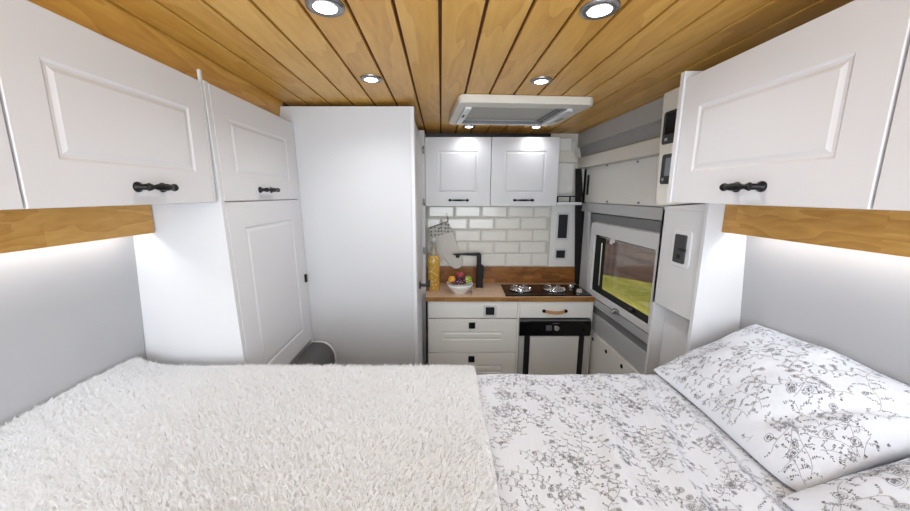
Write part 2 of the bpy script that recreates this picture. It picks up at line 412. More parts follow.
# washroom cubicle
t = thing('washroom_cubicle', 'full height white washroom cubicle between the wardrobe and the kitchen', 'cubicle', (-.5, 1.9, 0))
m = MB(); m.box(-.984, -.138, 1.62, 1.64, 0, 1.882); m.box(-.16, -.139, 1.64, 2.44, 1.80, 1.886); m.box(-.16, -.139, 1.64, 1.66, 0, 1.8); m.box(-.16, -.139, 2.165, 2.44, 0, 1.80); m.box(-.984, -.15, 1.64, 2.44, 1.87, 1.886)
m.build('panel', plain('washroom_panel_white', (205, 206, 209), .45), t, bevel=.0015)
MB().box(-.1375, -.101, 2.168, 2.375, 0, 1.882).build('frame_post', WHITE, t, bevel=.001)
m = MB(); m.box(-.14, -.119, 1.616, 1.638, 0, 1.882); m.build('corner_strip', WHITE, t, bevel=.004)
d = pdoor((-.119, 2.16, .03), -Y1, Z1, X1, .505, 1.79, .07, .02, parent=t)
m = MB(); m.tube([(-.112, 1.69, 1.035), (-.105, 1.69, 1.035)], .02, 16); m.tube([(-.107, 1.69, 1.035), (-.062, 1.69, 1.035)], [.008, .008], 10)
m.box(-.071, -.058, 1.682, 1.775, 1.027, 1.043)
m.build('handle', BLACK, d, bevel=.002)
for z in (1.765, 1.45, 1.14, .35):
    MB().tube([(-.107, 2.163, z-.022), (-.107, 2.163, z+.022)], .006, 10).build('hinge', STEEL, d, smooth=True)

def warp(o):
    if o.type == 'MESH':
        for v in o.data.vertices:
            y, z = v.co.y, v.co.z
            if y <= 1.66: yt = 1.016+(1.6-1.016)*(y-1.05)/.57; k = 1
            else: k = max(0, (2.1-y)/.44); yt = y-.02*k
            v.co.y = yt+.05*(1.812-z)*k
    for c in o.children: warp(c)
for o in list(bpy.data.objects):
    if o.type == 'EMPTY' and o.name in ('wardrobe', 'washroom_cubicle', 'felt_covered_box'): warp(o)

# tall column on the right with socket and niche
t = thing('tall_column', 'narrow white column with a black socket and a niche, beside the window', 'cabinet', (.9, 1.15, 0))
m = MB(); m.box(.82, .983, 1.05, 1.064, 0, 1.474); m.build('side_panel', WHITE, t, bevel=.001)
m = MB(); m.box(.826, .983, 1.262, 1.276, 0, 1.444); m.box(.826, .84, 1.064, 1.276, 1.087, 1.444); m.prism([(1.064, 1.444), (1.276, 1.444), (1.276, 1.455), (1.064, 1.470)], 'x', .83, .983)
m.box(.84, .97, 1.064, 1.262, 1.087, 1.10); m.box(.872, .885, 1.064, 1.262, 0, 1.087)
m.build('carcass', plain('light_grey_laminate', (208, 208, 210), .45), t, bevel=.001)
p = MB().prism(rr(1.106, 1.198, 1.252, 1.378, .012), 'x', .821, .827).build('socket_plate', WHITE, t, bevel=.002)
m = MB(); m.prism(rr(1.124, 1.180, 1.266, 1.364, .006), 'x', .8165, .822)
m.build('socket', plain('dark_grey_plastic', (60, 61, 64), .45), p, bevel=.0015)
m = MB(); m.prism(rr(1.118, 1.150, 1.31, 1.318, .002), 'x', .812, .817); m.tube([(.8172, 1.152, 1.288), (.8155, 1.152, 1.288)], .009, 14)
m.build('socket_flap', BLACKP, p)

# control panel box
t = thing('control_panel_box', 'cream box with two black control displays beyond the right overhead cabinet', 'control panel', (.85, 1.2, 1.47))
m = MB(); m.prism([(1.03, 1.865), (1.03, 1.48), (1.30, 1.455), (1.318, 1.47), (1.333, 1.70), (1.34, 1.865)], 'x', .82, .95)
m.build('housing', plain('cream_plastic', (228, 226, 218), .45), t, bevel=.006)
d = MB().prism(rr(1.225, 1.315, 1.678, 1.792, .01), 'x', .8165, .822).build('display', BLACKP, t, bevel=.002)
MB().prism(rr(1.235, 1.30, 1.712, 1.782, .004), 'x', .8155, .818).build('screen', GLOSSB, d)
MB().box(.8155, .8175, 1.282, 1.296, 1.69, 1.70).build('button', STEEL, d)
d = MB().prism(rr(1.222, 1.300, 1.536, 1.642, .01), 'x', .8165, .822).build('display', BLACKP, t, bevel=.002)
MB().prism(rr(1.235, 1.276, 1.565, 1.628, .004), 'x', .8155, .818).build('screen', plain('grey_screen', (120, 130, 140), .25), d)
MB().box(.8155, .8175, 1.278, 1.288, 1.548, 1.558).build('button', STEEL, d)
MB().tube([(.935, 1.325, 1.47), (.937, 1.335, 1.42), (.94, 1.34, 1.375)], [.012, .011, .007], 10).build('cable', METALG, t, smooth=True)

# ------------------------------------------------------------------ kitchen
t = thing('kitchen_base_cabinet', 'cream kitchen base cabinet with drawers and black square push latches', 'cabinet', (.2, 2.2, 0))
m = MB(); m.box(-.083, -.078, 2.05, 2.38, 0, .837); m.box(.483, .491, 2.045, 2.38, 0, .837); m.box(-.078, .483, 2.36, 2.38, 0, .837)
m.box(-.078, .483, 2.075, 2.36, .07, .085); m.box(-.078, .483, 2.075, 2.36, .723, .7245); m.box(-.078, .483, 2.07, 2.09, 0, .07)
m.build('carcass', CREAM, t, bevel=.001)
d = pdoor((-.077, 2.05, .7265), X1, Z1, -Y1, .559, .108, 0, .018, name='fascia_panel', parent=t, mat=CREAM, plainf=True)
p = MB().prism([(a, b) for a, b in rr(.268, .350, .736, .813, .008)], 'y', 2.044, 2.051).build('switch_plate', WHITE, d, bevel=.002)
MB().prism(rr(.281, .336, .750, .801, .004), 'y', 2.041, 2.0445).build('switch', BLACKP, d, bevel=.001)
for z0, z1 in ((.494, .7195), (.265, .490), (.09, .261)):
    d = pdoor((-.077, 2.05, z0), X1, Z1, -Y1, .559, z1-z0, .084, .018, name='drawer', parent=t, mat=CREAM)
    MB().prism(rr(.177, .217, z1-.062, z1-.022, .003), 'y', 2.043, 2.0505).build('latch', BLACK, d, bevel=.0015)

t = thing('cooker_base_cabinet', 'cream base unit with one drawer above the fridge, right of the drawers', 'cabinet', (.72, 2.2, 0))
m = MB(); m.box(.4915, .497, 2.05, 2.38, 0, .837); m.box(.952, .957, 2.045, 2.38, 0, .837); m.box(.497, .952, 2.07, 2.36, .722, .7255); m.box(.497, .952, 2.36, 2.38, 0, .837)
m.build('carcass', CREAM, t, bevel=.001)
d = pdoor((.4985, 2.05, .7275), X1, Z1, -Y1, .452, .106, 0, .018, name='drawer', parent=t, mat=CREAM, plainf=True)
m = MB()
pts = [(.655+.125*i/12, 2.05-.004-.030*math.sin(PI*i/12)**.6, .774-.002*math.sin(PI*i/12)) for i in range(13)]
vs = []; fs = []
for q in pts: vs += [(q[0], q[1], q[2]-.010), (q[0], q[1], q[2]+.010), (q[0], q[1]-.004, q[2]+.010), (q[0], q[1]-.004, q[2]-.010)]
for i in range(12):
    for j in range(4): fs.append((i*4+j, i*4+(j+1) % 4, i*4+4+(j+1) % 4, i*4+4+j))
fs += [(0, 1, 2, 3), (51, 50, 49, 48)]
m.add(vs, fs); hd = m.build('handle', LEATHER, d)
for xx in (.649, .786):
    MB().tube([(xx, 2.05, .774), (xx, 2.040, .774)], [.011, .011], 14).build('handle_button', BLACK, hd, bevel=.001)

t = thing('fridge', 'under counter fridge with a black control strip and light grey door', 'fridge', (.72, 2.2, 0))
MB().box(.50, .95, 2.07, 2.35, .02, .72).build('body', BLACKP, t)
MB().box(.498, .951, 2.035, 2.07, .612, .708).build('control_strip', GLOSSB, t, bevel=.003)
MB().box(.4985, .951, 2.042, 2.07, .709, .716).build('trim_strip', STEEL, t)
MB().prism(rr(.664, .702, .648, .684, .003), 'y', 2.0335, 2.036).build('display', plain('dim_display', (88, 90, 96), .3), t)
k = MB().tube([(.728, 2.036, .668), (.728, 2.022, .668)], [.0185, .0165], 20).build('knob', CHROME, t, bevel=.001, smooth=False)
m = MB().box(.7275, .7295, 2.0205, 2.0225, .668, .682)
for i in range(5): m.box(.706+i*.009, .711+i*.009, 2.0335, 2.0352, .695, .6985)
m.build('knob_marks', STEEL, t)
m = MB().box(.5, .95, 2.045, 2.07, .03, .608); m.build('door_frame', plain('silver_grey_paint', (196, 196, 196), .4), t, bevel=.003)
for a, b in ((.532, .566), (.880, .912)): MB().box(a, b, 2.036, 2.046, .03, .609).build('black_bar', BLACKP, t, bevel=.001)
MB().box(.568, .878, 2.034, 2.046, .03, .607).build('door_panel', plain('fridge_front', (228, 227, 225), .35), t, bevel=.003)

# worktop
wt = thing('worktop', 'butcher block wooden worktop across the kitchen units', 'worktop', (.4, 2.2, .838))
MB().box(-.1, .965, 2.036, 2.40, .8385, .868).build('slab', [EDGEW], wt, bevel=.004)
MB().box(-.0985, .9635, 2.040, 2.3985, .8675, .8687).build('top_face', TOPW, wt)
tag(MB().box(-.1, .972, 2.380, 2.3995, .8689, .985).build('oak_upstand', SPLW, bevel=.001), 'dark oiled oak upstand along the back of the worktop', 'upstand')

# tiled splashback: glazed bevelled metro tiles, one lining with its white panel beside it
ts = thing('splashback', 'white glazed brick tile splashback behind the tap', 'splashback', (.3, 2.41, .985))
MB().box(-.105, .772, 2.4005, 2.458, .9855, 1.46).build('grout_bed', GROUT, ts)
m = MB(); P = .186; r0 = .994; hh = .0855
for r in range(6):
    off = .0 if r % 2 == 0 else P/2
    xx = -.105 - P + (.189+.105) % P + off - (P if off else 0)
    # joints: odd rows 0.094+k*P, even rows 0.189+k*P
    j0 = (.189 if r % 2 else .094) - 3*P
    zb = r0+.002+r*hh-.0
    if r == 0: zb = .9865
    zt = r0+(r+1)*hh-.043*0-.002
    for k in range(9):
        a = max(j0+k*P+.002, -.104); b = min(j0+(k+1)*P-.002, .768)
        if b-a < .03: continue
        zz1 = min(zt, 1.46)
        m.rings((a, 2.400, zb), X1, Z1, -Y1, b-a, zz1-zb, [(0, 0), (.0008, .0035), (.011, .009), (.012, .009)], back=False)
m.build('tiles', TILE, ts)
sp = thing('switch_panel', 'white panel right of the tiles carrying two black switch plates', 'panel', (.85, 2.41, .985))
MB().prism([(.773, .986), (.982, .986), (.938, 1.499), (.773, 1.499)], 'y', 2.395, 2.458).build('board', PANELW, sp, bevel=.001)
def plate(x0, x1, z0, z1, i, nm):
    p = MB().prism(rr(x0, x1, z0, z1, .012), 'y', 2.388, 2.3955).build(nm+'_plate', WHITE, sp, bevel=.003)
    MB().prism(rr(x0+i, x1-i, z0+i, z1-i, .005), 'y', 2.384, 2.3885).build(nm, BLACKP, p, bevel=.0015)
plate(.808, .902, 1.178, 1.374, .015, 'switch'); plate(.808, .896, 1.038, 1.118, .013, 'socket')

# upper kitchen cabinets
for i, (a, b, lb) in enumerate(((-.100, .3135, 'left of the two white kitchen wall cabinets, above the bottle and mitt'), (.3155, .740, 'right of the two white kitchen wall cabinets, next to the small shelf'))):
    t = thing('wall_cabinet', lb, 'cabinet', ((a+b)/2, 2.3, 1.424))
    MB().box(a, b, 2.2205, 2.395, 1.424, 1.846).build('carcass', WHITE, t, bevel=.001)
    d = pdoor((a+.001, 2.2, 1.424), X1, Z1, -Y1, b-a-.002, .423, .082, .02, parent=t)
    bow_handle(((a+b)/2+(.005 if i == 0 else -.003), 2.2, 1.461), X1, -Y1, .125, d, .85)
    for zz in (1.49, 1.78): MB().box(a-.0005, a+.002, 2.215, 2.22, zz, zz+.03).build('hinge', STEEL, d)
struct(MB().box(-.1, .741, 2.40, 2.455, 1.50, 1.9).build('trim_13', BLACKP)); struct(MB().box(.742, .985, 2.40, 2.455, 1.50, 1.9).build('trim_14', CREAMB))  # black board paints in the shade of the gap above the wall cabinets

# cornice boxes beside them, shelf with a black rail
t = thing('corner_casing', 'stepped white casing between the wall cabinet and the sliding door', 'casing', (.84, 2.34, 1.49))
MB().box(.742, .90, 2.37, 2.395, 1.50, 1.84).build('back_board', PANELW, t, bevel=.001)
MB().box(.742, .848, 2.30, 2.369, 1.776, 1.855).build('upper_box', PANELW, t, bevel=.002)
MB().prism([(.742, 1.775), (.862, 1.775), (.895, 1.703), (.742, 1.703)], 'y', 2.295, 2.369).build('flared_box', CREAMB, t, bevel=.002)
t = thing('corner_shelf', 'small white shelf with a black guard rail right of the wall cabinets', 'shelf', (.82, 2.25, 1.43))
MB().box(.742, .902, 2.2, 2.383, 1.430, 1.448).build('board', WHITE, t, bevel=.003)
m = MB()
for a, b in (((.747, 2.207, 1.485), (.897, 2.207, 1.485)), ((.897, 2.207, 1.485), (.897, 2.372, 1.485)), ((.747, 2.207, 1.448), (.747, 2.207, 1.485)), ((.826, 2.207, 1.448), (.826, 2.207, 1.485)), ((.897, 2.207, 1.448), (.897, 2.207, 1.485))):
    m.tube([a, b], .0055, 4)
m.build('guard_rail', BLACK, t)

# hob
t = thing('gas_hob', 'black glass two burner gas hob set in the worktop', 'hob', (.68, 2.17, .869))
MB().prism([(.405, 2.05), (.948, 2.055), (.953, 2.10), (.953, 2.315), (.42, 2.315)], 'z', .8688, .8755).build('glass_plate', GLOSSB, t, bevel=.002)
for cx, cy in ((.528, 2.18), (.752, 2.18)):
    b = MB().lathe([(.0, 0), (.062, 0), (.066, .004), (.058, .006), (.036, .007), (.034, .014), (.024, .018), (.0, .019)], cx, cy, .8756, 28).build('burner', CHROME, t, smooth=True)
    m = MB()
    for k in range(4):
        a = PI/4+k*PI/2; ca, sa = math.cos(a), math.sin(a)
        m.tube([(cx+.072*ca, cy+.072*sa, .8756), (cx+.070*ca, cy+.070*sa, .897), (cx+.025*ca, cy+.025*sa, .899)], .0035, 8)
    m.tube([(cx+.07*math.cos(2*PI*i/28), cy+.07*math.sin(2*PI*i/28), .8805) for i in range(29)], .003, 6, cap=False)
    m.build('pan_support', CHROME, b, smooth=True)
for cx, cy in ((.888, 2.245), (.892, 2.12)):
    MB().lathe([(.0, 0), (.021, 0), (.021, .004), (.016, .006), (.0155, .020), (.013, .0225), (0, .023)], cx, cy, .8756, 20).build('knob', CHROME, t, smooth=True)

# tap
t = thing('kitchen_tap', 'tall black square kitchen tap standing on the worktop', 'tap', (.263, 2.267, .868))
MB().box(.243, .285, 2.248, 2.290, .8688, 1.025).build('body', BLACK, t, bevel=.003)
MB().box(.240, .288, 2.245, 2.293, .8688, .8745).build('base_ring', BLACK, t, bevel=.002)
m = MB(); m.prism([(.243, 1.025), (.273, 1.025), (.273, 1.098), (.262, 1.110), (.08, 1.102), (.08, 1.096), (.243, 1.088)], 'y', 2.256, 2.280)
m.build('spout', BLACK, t, bevel=.002)
MB().prism([(.095, 1.094), (.130, 1.094), (.122, 1.074), (.104, 1.074)], 'y', 2.259, 2.277).build('nozzle', BLACK, t, bevel=.002)
MB().box(.284, .291, 2.261, 2.277, .935, 1.02).build('lever', BLACK, t, bevel=.003)

# swing top bottle
def bottlemat():
    m, nt, b = new_mat('golden_bottle'); N = nt.nodes; L = nt.links
    tc = N.new('ShaderNodeTexCoord'); v = N.new('ShaderNodeTexVoronoi'); v.inputs['Scale'].default_value = 62
    L.new(tc.outputs['Object'], v.inputs['Vector'])
    r = N.new('ShaderNodeValToRGB'); r.color_ramp.elements[0].position = .28; r.color_ramp.elements[1].position = .34
    r.color_ramp.elements[0].color = lin((240, 218, 150)); r.color_ramp.elements[1].color = lin((210, 164, 72))
    L.new(v.outputs['Distance'], r.inputs[0]); L.new(r.outputs[0], b.inputs['Base Color'])
    b.inputs['Roughness'].default_value = .18; b.inputs['Coat Weight'].default_value = .5
    return m
t = thing('swing_top_bottle', 'golden yellow dotted swing top bottle standing beside the washroom wall', 'bottle', (-.048, 2.206, .868))
MB().lathe([(0, 0), (.037, 0), (.0405, .004), (.0405, .205), (.038, .22), (.030, .236), (.0, .237)], -.048, 2.206, .8688, 32).build('body', bottlemat(), t, smooth=True)
MB().lathe([(.030, .234), (.018, .256), (.0135, .275), (.0125, .31), (.015, .313), (.015, .322), (.0, .322)], -.048, 2.206, .8688, 24).build('neck', plain('clear_glass_neck', (176, 168, 150), .1, coat=.6), t, smooth=True)
MB().lathe([(0, .322), (.012, .322), (.0135, .334), (.011, .346), (0, .349)], -.048, 2.206, .8688, 20).build('stopper', WHITE, t, smooth=True)
m = MB()
for sx in (-1, 1): m.tube([(-.048+sx*.014, 2.206, 1.14), (-.048+sx*.021, 2.203, 1.165), (-.048+sx*.017, 2.206, 1.20), (-.048+sx*.004, 2.206, 1.219)], .0015, 6)
m.tube([(-.034, 2.192, 1.14), (-.048, 2.186, 1.155), (-.062, 2.192, 1.14)], .0015, 6)
m.build('wire_clip', STEEL, t, smooth=True)

# fruit bowl and fruit
bx_, by_ = .121, 2.13
bowl = MB().lathe([(0, 0), (.042, 0), (.044, .006), (.062, .026), (.078, .046), (.086, .066), (.083, .066), (.074, .046), (.058, .028), (.03, .014), (0, .013)], bx_, by_, .8689, 40).build('fruit_bowl', plain('white_ceramic', (235, 234, 230), .2, coat=.4), smooth=True)
tag(bowl, 'small white bowl full of fruit on the worktop', 'bowl')
def fruit(name, c, r, mat, label, cat, sc=(1, 1, .92), stem=True):
    t = MB().ball(c, r, 20, 14, sc=sc).build(name, mat, smooth=True); tag(t, label, cat)
    if stem: MB().tube([(c[0], c[1], c[2]+r*sc[2]*.85), (c[0]+.003, c[1], c[2]+r*sc[2]+.009)], .0018, 6).build('stem', plain('brown_stem', (92, 66, 40), .8), t)
    return t
fruit('orange', (bx_-.048, by_-.005, .9555), .029, plain('orange_peel', (226, 158, 52), .45, bump=.3, bscale=500), 'orange lying at the left rim of the fruit bowl', 'orange', stem=False)
fruit('apple', (bx_+.003, by_+.022, .9735), .031, plain('red_apple_skin', (160, 56, 62), .3, var=.35, bscale=30), 'red apple on top of the fruit in the bowl', 'apple')
fruit('lime', (bx_+.056, by_+.018, .956), .022, plain('green_fruit_skin', (150, 176, 62), .4, var=.1), 'green fruit at the right rim of the bowl behind the green grapes', 'fruit', stem=False)
def bunch(name, cs, r, mat, label):
    m = MB()
    for c in cs: m.ball(c, r*random.uniform(.9, 1.08), 12, 8)
    t = m.build(name, mat, smooth=True); tag(t, label, 'grapes')
    c = cs[len(cs)//2]; MB().tube([(c[0], c[1], c[2]+r), (c[0]+.006, c[1]+.004, c[2]+r+.012)], .0016, 6).build('stem', plain('green_stem', (110, 110, 50), .8), t)
rg = [(bx_+dx, by_+dy, .942+dz) for dx, dy, dz in ((-.046, -.034, .004), (-.036, -.040, .001), (-.019, -.046, .002), (0, -.048, .002), (.018, -.044, .002), (.030, -.036, .003), (-.026, -.03, .016), (-.01, -.036, .018), (.008, -.036, .018), (.022, -.028, .017), (-.018, -.022, .029), (-.001, -.026, .032), (.014, -.020, .030), (-.028, -.012, .028), (.028, -.012, .028))]
bunch('red_grapes', rg, .0098, plain('dark_grape_skin', (84, 38, 62), .25, var=.5, bscale=70), 'bunch of dark red grapes at the front of the fruit bowl')
gg = [(bx_+dx, by_+dy, .946+dz) for dx, dy, dz in ((.046, -.028, .002), (.060, -.016, .006), (.044, -.012, .014), (.058, 0, .017), (.044, .0, .024), (.068, -.002, .004))]
bunch('green_grapes', gg, .0095, plain('green_grape_skin', (172, 190, 84), .25, var=.15, bscale=50), 'green grapes hanging at the right rim of the fruit bowl')
t = MB(); t.tube([(.188, 2.055, .8745), (.192, 2.10, .873), (.196, 2.135, .878)], [.003, .002, .0025], 8); t.ball((.198, 2.15, .877), .011, 12, 8, sc=(.8, 1.3, .35))
tag(t.build('teaspoon', CHROME, smooth=True), 'small shiny spoon lying right of the fruit bowl', 'spoon')

# oven mitt on the tiles
t = thing('oven_mitt', 'pale grey oven mitt with a dotted cuff hanging on the tiles', 'mitt', (.04, 2.375, 1.0))
def slab2(poly, y0, y1): return MB().prism(poly, 'y', y0, y1)
mit = [(-.068, 1.205), (.079, 1.245), (.10, 1.19), (.128, 1.12), (.150, 1.055), (.156, 1.02), (.145, .990), (.12, .975), (.092, .977), (.066, .995), (.045, 1.02), (.022, 1.056), (.008, 1.045), (-.004, 1.018), (-.022, 1.02), (-.036, 1.04), (-.042, 1.075), (-.042, 1.12), (-.052, 1.16)]
slab2(mit, 2.366, 2.380).build('hand', plain('pale_grey_cotton', (220, 216, 210), .9, bump=.3, bscale=120), t, bevel=.006, seg=3)
def dotmat():
    m, nt, b = new_mat('dotted_cotton'); N = nt.nodes; L = nt.links
    tc = N.new('ShaderNodeTexCoord'); v = N.new('ShaderNodeTexVoronoi'); v.inputs['Scale'].default_value = 42; v.inputs['Randomness'].default_value = .4
    L.new(tc.outputs['Object'], v.inputs['Vector'])
    r = N.new('ShaderNodeValToRGB'); r.color_ramp.elements[0].position = .27; r.color_ramp.elements[1].position = .33
    r.color_ramp.elements[0].color = lin((120, 118, 118)); r.color_ramp.elements[1].color = lin((206, 203, 198))
    L.new(v.outputs['Distance'], r.inputs[0]); L.new(r.outputs[0], b.inputs['Base Color']); b.inputs['Roughness'].default_value = .9
    return m
slab2([(-.088, 1.262), (.046, 1.310), (.056, 1.296), (.083, 1.240), (-.068, 1.200)], 2.363, 2.381).build('cuff', dotmat(), t, bevel=.003)
MB().tube([(.046, 2.372, 1.308), (.044, 2.374, 1.335), (.040, 2.376, 1.358), (.052, 2.376, 1.332), (.048, 2.372, 1.306)], .002, 6).build('hanging_loop', plain('brown_cord', (110, 100, 92), .9), t, smooth=True)
MB().tube([(-.085, 2.364, 1.266), (.046, 2.364, 1.313)], .003, 6).build('cuff_binding', plain('taupe_binding', (140, 134, 128), .9), t)
tag(MB().tube([(.040, 2.392, 1.364), (.040, 2.372, 1.364), (.040, 2.370, 1.370)], .003, 8).build('wall_hook', STEEL), 'small metal hook on the tiles holding the mitt', 'hook')

# ------------------------------------------------------------------ ceiling fittings
LP = [(-.249, .815, .034, 'front left ceiling downlight, the big one above the left of the bed'), (.347, .827, .034, 'front right ceiling downlight, the big one above the right of the bed'),
      (-.245, 1.283, .031, 'recessed ceiling downlight in front of the washroom cubicle'), (.357, 1.304, .031, 'recessed ceiling downlight just in front of the roof vent'),
      (.167, 2.13, .031, 'ceiling downlight behind the roof vent, above the left kitchen cabinet'), (.570, 2.14, .031, 'ceiling downlight behind the roof vent, above the right kitchen cabinet')]
for x, y, r, lb in LP:
    t = thing('downlight', lb, 'light', (x, y, 1.9), 'downlights in the plank ceiling')
    n = 32
    MB().lathe([(r*.72, -.001), (r*.78, -.007), (r*1.15, -.006), (r*1.22, 0), (r*1.22, .001), (r*.72, .001)], x, y, 1.8995, n).build('bezel', plain('satin_chrome', (150, 150, 152), .25, metal=.9), t, smooth=True)
    MB().lathe([(0, -.009), (r*.55, -.0085), (r*.74, -.006), (r*.74, -.002), (0, -.002)], x, y, 1.8995, n).build('lens', LEDM, t, smooth=True)
    l = bpy.data.lights.new('spot', 'SPOT'); l.energy = (2.6 if y > 2 else 8 if y > 1 else 5); l.spot_size = math.radians(150); l.spot_blend = .8; l.shadow_soft_size = .035; l.color = (.95, .98, 1)
    lo = bpy.data.objects.new('spot', l); C.objects.link(lo); lo.location = (x, y, 1.885)

# roof vent
t = thing('roof_vent', 'cream rectangular roof vent frame with a blind in the plank ceiling', 'roof vent', (.35, 1.7, 1.9))
X0, XX, Y0, YY = .056, .630, 1.487, 1.945; ix0, ix1, iy0, iy1 = .112, .552, 1.565, 1.885
def hrr(x0, x1, y0, y1, r): return rr(x0, x1, y0, y1, r)
def zframe(name, mat, o, i, z0, z1, parent, bevel=0):
    n = len(o); vs = [(*p, z0) for p in o]+[(*p, z0) for p in i]+[(*p, z1) for p in o]+[(*p, z1) for p in i]; fs = []
    for a in range(n):
        b = (a+1) % n
        fs += [(a, b, n+b, n+a), (2*n+a, 3*n+a, 3*n+b, 2*n+b), (a, 2*n+a, 2*n+b, b), (n+a, n+b, 3*n+b, 3*n+a)]
    return MB().add(vs, fs).build(name, mat, parent, bevel=bevel)
VC = plain('cream_vent_plastic', (216, 212, 202), .45)
zframe('frame', VC, hrr(X0, XX, Y0, YY, .03), hrr(ix0, ix1, iy0, iy1, .006), 1.866, 1.8995, t, .005)
MB().box(ix0, ix1, iy0, iy1, 1.882, 1.886).build('blind', plain('grey_mesh_blind', (190, 190, 182), .8, bump=.2, bscale=900), t)
MB().box(ix0-.022, ix0+.006, iy0-.01, iy1+.0, 1.856, 1.866).build('blind_handle', WHITE, t, bevel=.002)
MB().box(ix0-.014, ix0-.006, 1.67, 1.71, 1.853, 1.857).build('vent_latch', BLACKP, t, bevel=.001)
MB().box(ix1-.012, ix1+.012, iy0-.01, iy1, 1.856, 1.866).build('blind_rail', WHITE, t, bevel=.002)
MB().box(ix1+.018, ix1+.024, iy0+.01, iy1-.01, 1.858, 1.862).build('blind_rail', WHITE, t, bevel=.001)
MB().box(ix1+.030, ix1+.05, 1.72, 1.80, 1.8585, 1.861).build('warning_sticker', plain('grey_sticker', (150, 150, 140), .6), t)
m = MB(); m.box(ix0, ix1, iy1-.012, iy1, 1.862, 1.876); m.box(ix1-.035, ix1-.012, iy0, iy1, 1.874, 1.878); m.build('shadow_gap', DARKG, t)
bpy.context.view_layer.update()
t.rotation_euler = (0, 0, math.radians(4.5))

# ------------------------------------------------------------------ bed
bd = thing('bed_platform', 'white bed platform under the mattress', 'bed', (0, .05, 0))
MB().box(-.97, .97, -.85, .955, .70, .76).build('slat_board', WHITE, bd, bevel=.003)
for xx in (-.93, -.35, .35, .93): MB().box(xx-.02, xx+.02, -.8, .94, 0, .70).build('support', WHITE, bd)
tag(MB().box(-.978, .978, -.85, .975, .761, .938).build('mattress', MATTR, bevel=.03, seg=4), 'thick white mattress across the back of the van', 'mattress')

def wr(x, y, a, b, c, s=0.0): return noise.noise((x*a+s, y*b+s, c))
def sheet_h(x, y):
    h = .949+.0035*wr(x, y, 5, 4, .3)+.002*wr(x, y, 13, 9, 1.7)
    # long soft folds fanning from beside the pillow's far corner
    for (x0, y0, x1, y1, am, wd) in ((.60, .97, .44, .45, .009, .020), (.50, .98, .30, .45, .006, .022), (.40, .96, .36, .40, .004, .02), (.64, .90, .57, .40, .012, .018), (.23, .98, .20, .3, .003, .02)):
        dx, dy = x1-x0, y1-y0; L = math.hypot(dx, dy); tt = ((x-x0)*dx+(y-y0)*dy)/L**2
        d = ((x-x0)*dy-(y-y0)*dx)/L+.012*wr(x, y, 6, 6, 4)
        e = max(0, min(1, tt*3+.3))*max(0, min(1, (1.4-tt)*2))
        h += 1.7*am*math.exp(-(d/wd)**2)*e
    if x < .15: h = .947+(h-.947)*max(0, (x-.115)/.035)
    return h
def sheet_p(x, y, off=0):
    h = sheet_h(x, min(y, .975))
    if y > .965:                                   # rolls over the far edge of the mattress
        s = y-.965; r = .03; a = min(s/r, PI/2)
        return V((x, .965+(r+off)*math.sin(a), h-r+(r+off)*math.cos(a)-max(0, s-r*PI/2)))
    return V((x, y, h+off))
def grid(f, us, vs_, mi=0, m=None):
    m = m or MB(); nu, nv = len(us), len(vs_); P = [f(u, v) for u in us for v in vs_]
    F = [(i*nv+j, (i+1)*nv+j, (i+1)*nv+j+1, i*nv+j+1) for i in range(nu-1) for j in range(nv-1)]
    return m.add(P, F, mi)
def rng(a, b, st): n = max(1, round((b-a)/st)); return [a+(b-a)*i/n for i in range(n+1)]

